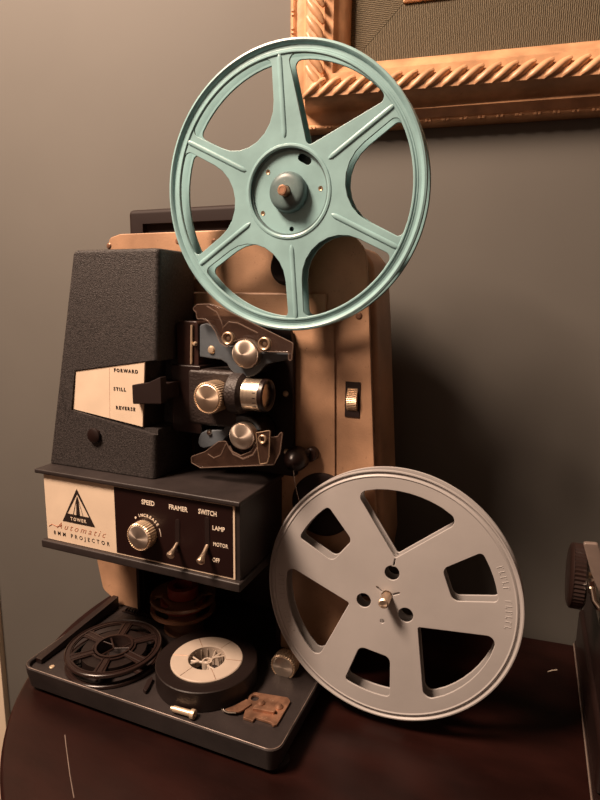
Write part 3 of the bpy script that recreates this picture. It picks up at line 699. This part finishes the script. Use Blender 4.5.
for r, d in ((20.5, 138), (23, -148), (21.5, 4)):
    x, z = pp(r, d); b = new(); lathe(b, [(.5, 0), (1.5, 0), (1.5, 1.0), (.5, .7)], (x, 3.6, z), seg=20, closed=True); finish('rivet', b, M['wheel'], hd, local=True)
b = new(); lathe(b, [(3.75, 0), (12.6, 0), (12.9, 1.2), (12.4, 4.2), (11.0, 5.8), (8.5, 6.6), (3.75, 6.9)], (0, 2.4, 0), (0, -1, 0), 72, closed=True); finish('hub_boss', b, M['tealdark'], bl, local=True, label='domed darker teal hub boss')
b = new(); lathe(b, [(26, 0), (27.8, 0), (27.8, 9.8), (26, 9.8)], (0, 1.4, 0), (0, 1, 0), 80, closed=True); finish('core', b, M['tealdark'], bl, local=True)

b = new(); plate(b, circle(0, 0, 27.6, 80), [circle(0, 0, 3.7, 24)], 11.0, 11.8, .2); finish('hub_disc', b, M['tealdark'], bl, local=True)

# ------------------------------------------------------------------ grey reel
gl = empty('film_reel', CG, 'grey plastic film reel with three large and three small windows, on the lower spindle', 'film reel', rot=RG)
def arcpts(r, d0, d1, n=10): return [pp(r, d0+(d1-d0)*k/n) for k in range(n+1)]
gw = []
for dc in (81.5, -38.5, -158.5):
    pts = arcpts(75.5, dc-28.5, dc+28.5, 10)+[pp(28.5, dc)]
    keep = [0]+list(range(2, 9))+[10, 11]; pts = [pts[k] for k in keep]; gw.append(rounded(pts, [6]+[0]*(len(pts)-3)+[6, 1.5], 7))
for dc in (141.5, 21.5, -98.5):
    pts = arcpts(73.5, dc-13.2, dc+13.2, 6)+[pp(44.5, dc+14.5), pp(44.5, dc-14.5)]
    gw.append(rounded(pts, [6, 0, 0, 0, 0, 0, 6, 5, 5], 6))
gh = [circle(*pp(17.5, d), 5.1, 32) for d in (81.5, -158.5, -38.5)]
hub3 = [circle(0, 0, 3.9, 32), circle(*pp(19, -97), 1.5, 20)]
for d in (145, 25): x0, z0 = pp(5.0, d); x1, z1 = pp(9, d); hub3.append(capsule(x0, z0, x1, z1, .6, .6, 5))
def grey_flange(front):
    b = new(); y = 0 if front else 10.4
    slit = [pp(29.8, 81.5+1.0), pp(29.8, 81.5-1.0)]
    hs = [list(q) for q in gw]+gh+hub3
    hs.append([(pp(22.9, 81.5)[0]-.5, pp(22.9, 81.5)[1]), (pp(22.9, 81.5)[0]+.5, pp(22.9, 81.5)[1]), (pp(28, 81.5)[0]+.5, pp(28, 81.5)[1]), (pp(28, 81.5)[0]-.5, pp(28, 81.5)[1])])
    plate(b, circle(0, 0, 84.5, 144), hs, y, y+1.6, .45, 2)
    yy = y if front else y+1.6
    lathe(b, [(84.0, -1.0), (84.0, 0), (84.8, .5), (85.6, .2), (86.4, -.7), (87.4, -.5), (88.2, .6), (89.0, .5), (89.4, -.4), (89.0, -1.6), (86, -1.7)], (0, yy, 0), (0, -1 if front else 1, 0), 180, closed=True)
    return b
ff = finish('front_flange', grey_flange(True), M['grey'], gl, local=True)
for d0, n_ in ((25.5, 5), (9.0, 6), (180, 6), (198, 6)):       # worn raised marks moulded near the rim, no longer readable
    b = new()
    for i in range(n_):
        for dd, r0_, r1_ in ((0, 77.6, 81.6), (.8, 77.6, 78.3) if i % 2 else (.8, 80.9, 81.6)):
            x0, z0 = pp(r0_, d0-i*2.5*(1 if d0 < 90 else -1)-dd); x1, z1 = pp(r1_, d0-i*2.5*(1 if d0 < 90 else -1)-dd)
            tube(b, [(x0, 0, z0), (x1, 0, z1)], .28, 6)
    finish('embossed_marks', b, M['grey'], ff, local=True)
finish('rear_flange', grey_flange(False), M['grey'], gl, local=True)
b = new(); lathe(b, [(25.5, 0), (27.5, 0), (27.5, 8.8), (25.5, 8.8)], (0, 1.6, 0), (0, 1, 0), 80, closed=True); lathe(b, [(3.9, 0), (9.8, 0), (9.8, 8.8), (3.9, 8.8)], (0, 1.6, 0), (0, 1, 0), 48, closed=True)
finish('core', b, M['grey'], gl, local=True)

# ------------------------------------------------------------------ things lying in the tray
F = FLZ
# black reel
zt = F+11.5
xr, yr = G(111, 648, zt)
yr += 3.5
br = empty('film_reel', (xr, yr, F), 'small black plastic film reel lying flat at the left end of the tray', 'film reel')
def small_win(r0, r1, d, half, rad=1.5):
    pts = [pp(r1, d-half), pp(r1, d-half/2), pp(r1, d), pp(r1, d+half/2), pp(r1, d+half), pp(r0, d+half*.86), pp(r0, d), pp(r0, d-half*.86)]
    return rounded([(xr+x, yr+y) for x, y in pts], [rad, 0, 0, 0, rad, rad, 0, rad], 4)
def black_flange(z0):
    b = new(); holes = [small_win(17, 31.5, 60*k+20, 22) for k in range(6)]
    flatz(b, circle(xr, yr, 36.5, 96), holes+[circle(xr, yr, 13.5, 48)], z0, z0+1.5, .4)
    lathe(b, [(35.2, 0), (36.6, 0), (37, .8), (36.7, 2.3), (36.2, 2.7), (35.6, 2.3)], (xr, yr, z0-.4), (0, 0, 1), 96, closed=True)
    lathe(b, [(32.4, .5), (33.2, .5), (33.2, 2.2), (32.4, 2.2)], (xr, yr, z0), (0, 0, 1), 96, closed=True)
    lathe(b, [(13.2, -.5), (14.8, -.5), (14.8, 2.4), (13.2, 2.4)], (xr, yr, z0), (0, 0, 1), 64, closed=True)
    for k in range(6):
        a = math.radians(60*k+50-.0)
        for s in (-1, 1):
            c, n2 = Vector((math.cos(a), math.sin(a), 0)), Vector((-math.sin(a), math.cos(a), 0))*2.2*s
            tube(b, [Vector((xr, yr, z0+1.6))+c*15+n2, Vector((xr, yr, z0+1.6))+c*33+n2], .55, 6)
    return b
finish('lower_flange', black_flange(F+.65), M['reelblack'], br)
finish('upper_flange', black_flange(F+9.5), M['reelblack'], br)
b = new(); lathe(b, [(13.4, 0), (15.5, 0), (15.5, 10), (13.4, 10)], (xr, yr, F+1), (0, 0, 1), 64, closed=True)
for k in range(3):
    a = math.radians(120*k+20); tube(b, [(xr, yr, F+9), (xr+13.6*math.cos(a), yr+13.6*math.sin(a), F+10)], .8, 8)
    a2 = a+.5; tube(b, [(xr+5*math.cos(a), yr+5*math.sin(a), F+9), (xr+13.6*math.cos(a2), yr+13.6*math.sin(a2), F+10)], .6, 8)
finish('core', b, M['reelblack'], br)
b = new(); lathe(b, [(15.6, 0), (25, 0), (25, 7.0), (15.6, 7.0)], (xr, yr, F+2.2), (0, 0, 1), 80, closed=True); finish('wound_film', b, M['film'], br)
# film roll with white hub
zt = F+15.5; xw, yw = G(207, 658.5, zt)
wr = empty('film_reel', (xw, yw, F), 'thick roll of black film around an off-white hub, lying in the tray', 'film reel')
b = new(); lathe(b, [(27.2, 1), (28, .05), (37.4, .05), (38.0, .8), (38.0, 15), (37.4, 15.6), (33, 15.5), (28, 15.3), (27.2, 15)], (xw, yw, F), (0, 0, 1), 96, closed=True); finish('wound_film', b, M['film'], wr)
b = new(); lathe(b, [(14.0, .5), (27.0, .5), (27.0, 15.6), (26.4, 16.2), (14.6, 16.4), (14.0, 16)], (xw, yw, F), (0, 0, 1), 96, closed=True); hub = finish('hub', b, M['hubwhite'], wr, label='off-white plastic hub')
b = new()
for k in range(3):
    a = math.radians(120*k+75)
    tube(b, [(xw, yw, F+12), (xw+14.2*math.cos(a), yw+14.2*math.sin(a), F+12)], 1.0, 8)
    for d in (-1, 1):
        a2 = a+d*.35; tube(b, [(xw+6*math.cos(a), yw+6*math.sin(a), F+12.6), (xw+14.2*math.cos(a2), yw+14.2*math.sin(a2), F+12.6)], .7, 8)
for k in range(18):
    a = 2*math.pi*k/18; tube(b, [(xw+13.8*math.cos(a), yw+13.8*math.sin(a), F+1), (xw+13.8*math.cos(a), yw+13.8*math.sin(a), F+14)], .45, 6)
lathe(b, [(2.6, 0), (3.8, 0), (3.8, 13), (2.6, 13)], (xw, yw, F+.8), (0, 0, 1), 32, closed=True)
finish('hub_spider', b, M['hubwhite'], hub)
b = new()
for k in range(6):
    a = math.radians(60*k+15); tube(b, [(xw+14.5*math.cos(a), yw+14.5*math.sin(a), F+16.3), (xw+26.4*math.cos(a), yw+26.4*math.sin(a), F+16.15)], .25, 6)
finish('hub_seams', b, M['rust'], hub)
# amber spool at the back of the tray under the control box
sx0, sy0 = G(184, 626, F+1); sp_ = empty('film_spool', (sx0, sy0, F), 'small translucent amber film spool in the shade under the control box', 'film spool')
b = new(); lathe(b, [(13, 0), (17, 0), (17, 2), (13, 2)], (sx0, sy0, F+.05), (0, 0, 1), 64, closed=True); lathe(b, [(11, 0), (13.2, 0), (13.2, 24), (11, 24)], (sx0, sy0, F+.05), (0, 0, 1), 48, closed=True); finish('spool_core', b, M['spool'], sp_)
for z0 in (19, 29):
    b = new(); flatz(b, circle(sx0, sy0, 27.5, 80), [circle(sx0, sy0, 13.4, 40)]+[rounded([(sx0+x, sy0+y) for x, y in (pp(17.5, d-24), pp(24.5, d-30), pp(25, d), pp(24.5, d+30), pp(17.5, d+24), pp(17, d))], 1, 3) for d in (-120, 0, 120)], F+z0, F+z0+1.8, .5)
    lathe(b, [(26.2, -.4), (28, -.4), (28, 2.4), (26.2, 2.4)], (sx0, sy0, F+z0), (0, 0, 1), 80, closed=True)
    finish('spool_flange', b, M['spool'], sp_)
b = new(); lathe(b, [(13.4, 0), (19, 0), (19, 7.5), (13.4, 7.5)], (sx0, sy0, F+21.2), (0, 0, 1), 64, closed=True); finish('spool_winding', b, M['redlabel'], sp_)
b = new(); lathe(b, [(8, 0), (13, 0), (13, 9), (8, 9)], (sx0, sy0, F+31), (0, 0, 1), 64, closed=True); finish('spool_collar', b, M['redlabel'], sp_)
# brass bolt
x0, y0 = G(171, 709.5, F+2); x1, y1 = G(195, 715, F+3)
ax_ = Vector((x1-x0, y1-y0, 0)); L = ax_.length
b = new(); lathe(b, [(0, 0), (1.4, .2), (1.4, 2), (2.1, 2.2), (2.1, L-3.2), (3.0, L-3.1), (3.2, L-2.6), (3.2, L-.4), (2.9, L), (1.6, L), (1.2, L-.6), (0, L-.6)], (x0, y0, F+3.25), tuple(ax_), 32)
tag(finish('spindle_bolt', b, M['brass'], origin=((x0+x1)/2, (y0+y1)/2, F)), 'small shiny metal bolt lying on the tray in front of the film roll', 'bolt')
# brown metal splicer plate
def gpoly(pts, z): return [G(a, c, z) for a, c in pts]
spl = empty('film_splicer', (*G(268, 706, F), F), 'small rusty brown metal film splicer plate lying at the tray corner', 'film splicer')
zp = F+3.0
outl = gpoly([(249, 694), (254, 690.5), (288, 696), (290.5, 700), (277, 723), (273, 724), (271, 721), (255.5, 716), (253, 719.5), (243, 716)], zp)
b = new(); flatz(b, rounded(outl, [1, 2, 2, 1, 1, 1, .5, .5, .5, .5], 4), [circle(*G(255, 696.5, zp), 3.0, 24), gpoly([(258, 706), (278, 711), (277, 713), (257, 708)], zp)], F+.2, F+2.0, .3); sb_ = finish('base_plate', b, M['rust'], spl)
b = new()
q = gpoly([(252, 707), (256, 703), (276, 708), (274, 711)], zp+2)
flatz(b, rounded(q, .6, 3), [], F+1.9, F+4.2, .4); finish('film_channel', b, M['rust'], spl)
for q in ((261, 702), (279, 706)):
    x, y = G(*q, F+3); b = new(); lathe(b, [(0, 3.2), (1.6, 2.8), (2.8, 1.2), (2.8, 0), (0, 0)], (x, y, F+1.6), (0, 0, 1), 24); finish('pin', b, M['rust'], sb_)
q = gpoly([(222, 710.5), (234, 706), (247, 699), (252, 704), (240, 712), (229, 712)], F+3)
b = new(); flatz(b, rounded(q, [1, 3, 1, 1, 3, 2], 4), [], F+2.0, F+3.4, .4); finish('blade_lever', b, M['rust'], spl)
b = new(); q = [G(222, 709.5, F+3), G(228, 712, F+3), (G(236, 712.5, F+3))]; tube(b, [(x, y, F+2.9) for x, y in q], .6, 8); finish('lever_edge', b, M['silver'], spl)
# black clip between the two reels
x, y = G(149, 686, F); b = new()
q = gpoly([(143, 690), (147, 681), (152, 677), (153, 680), (149, 688), (146, 693)], F+2)
flatz(b, rounded(q, .8, 3), [], F+.1, F+3.0, .5); tag(finish('film_clip', b, M['matte'], origin=(x, y, F)), 'tiny black clip on the tray between the black reel and the film roll', 'clip')
# scrap of white thread on the table
b = new(); q = [G(548, 672, TZ), G(552, 671, TZ), G(557, 670.5, TZ)]
tube(b, [(x_, y_, TZ+.5) for x_, y_ in q], .45, 6); tag(finish('lint_scrap', b, M['cream'], origin=(*q[1], TZ)), 'tiny pale scrap of lint on the dark table right of the reel', 'lint')

# ------------------------------------------------------------------ typewriter at the right edge
tw = empty('typewriter', (200, 120, TZ), 'black vintage typewriter at the right edge of the photo, ridged platen knob showing', 'typewriter')
EX = 50.0
b = new(); box(b, EX+1, EX+290, 26, 196, TZ+6, TZ+40, 4, 3)
finish('lower_body', b, M['black'], tw)
b = new()
for yq in (26.5,):
    tube(b, [(EX+.5, 20, TZ+1.8), (EX+.5, 200, TZ+1.8)], .6, 8)
finish('base_trim', b, M['greystrip'], tw)
b = new(); box(b, EX+1, EX+291, 22, 200, TZ+.05, TZ+6, 1); finish('base_plate', b, M['black'], tw)
b = new(); sidep = [(26, TZ+38), (196, TZ+38), (190, TZ+88), (92, TZ+92), (60, TZ+60), (28, TZ+50)]
for xx in (EX+4, EX+280):
    b = new(); t = bmesh.new(); plate(t, rounded(sidep, 5, 4), [], -4, 4, 1.5, 2)
    for v in t.verts: v.co = Vector((xx+4+v.co.y, v.co.x, v.co.z))
    merge(b, t); finish('side_frame', b, M['black'], tw)
b = new()
box(b, EX+10, EX+281, 88, 188, TZ+36, TZ+86, 5, 3); finish('type_basket_cover', b, M['matte'], tw)
KY, KZ = 100.0, 116.0
for yq in (0,):
    b = new(); cyl(b, (EX+6, KY, KZ), (1, 0, 0), 15, 272, 1, 48); finish('platen', b, M['matte'], tw)
def platen_knob(x, ax):
    b = new(); lathe(b, [(0, 0), (19, 0), (21.5, 1), (22.5, 2), (22.5, 2.5)], (x, KY, KZ), ax, 96)
    lathe(b, [(22.5, 2), (22.5, 9.5), (20, 11), (0, 11), (0, 2)], (x, KY, KZ), ax, 96, wob=lambda i: 1.0 if i % 2 else .96)
    return b
finish('platen_knob', platen_knob(EX-19, (1, 0, 0)), M['reelblack'], tw)
finish('platen_knob', platen_knob(EX+302, (-1, 0, 0)), M['brownblack'], tw)
b = new(); cyl(b, (EX-10, KY, KZ), (1, 0, 0), 4, 17, .4, 24); finish('platen_shaft', b, M['brass'], tw)
b = new(); cyl(b, (EX+278, KY, KZ), (1, 0, 0), 4, 10, .4, 24); finish('platen_shaft', b, M['brass'], tw)
b = new()
plate(b, rounded([P(583, 543, 84), P(598, 544, 84), P(618, 600, 84), P(618, 640, 84), P(602, 600, 84), P(591, 573, 84)], 1.5, 3), [], 84, 88, .8, 2)
finish('carriage_end_plate', b, M['greystrip'], tw, label='worn grey end plate')
b = new(); box(b, EX+2, EX+284, 118, 124, TZ+100, TZ+150, 1.5, 2); finish('paper_table', b, M['greystrip'], tw)
b = new(); box(b, EX+2, EX+284, 86, 130, TZ+84, TZ+94, 2, 2); finish('carriage_rail', b, M['silver'], tw)
b = new(); tube(b, [(*[P(592, 588, 74)[0], 74], P(592, 588, 74)[1]), (P(594, 600, 72)[0], 72, P(594, 600, 72)[1]), (P(598, 608, 70)[0], 70, P(598, 608, 70)[1]), (P(606, 612, 70)[0], 70, P(606, 612, 70)[1])], 2.0, 12)
tube(b, [(P(590, 580, 76)[0], 76, P(590, 580, 76)[1]), (P(592, 592, 76)[0], 76, P(592, 592, 76)[1])], 2.6, 12); finish('line_lever', b, M['silver'], tw)
for r in range(4):
    for k in range(11):
        x = EX+30+r*5+k*21; y = 34+r*13; z = TZ+44+r*5
        b = new(); lathe(b, [(0, TZ+38-z), (1.5, TZ+38-z), (1.5, 0), (6.5, 0), (7, .8), (7, 2), (6, 2.6), (0, 2.2)], (x, y, z), (0, 0, 1), 20)
        finish('key', b, M['brownblack'], tw)
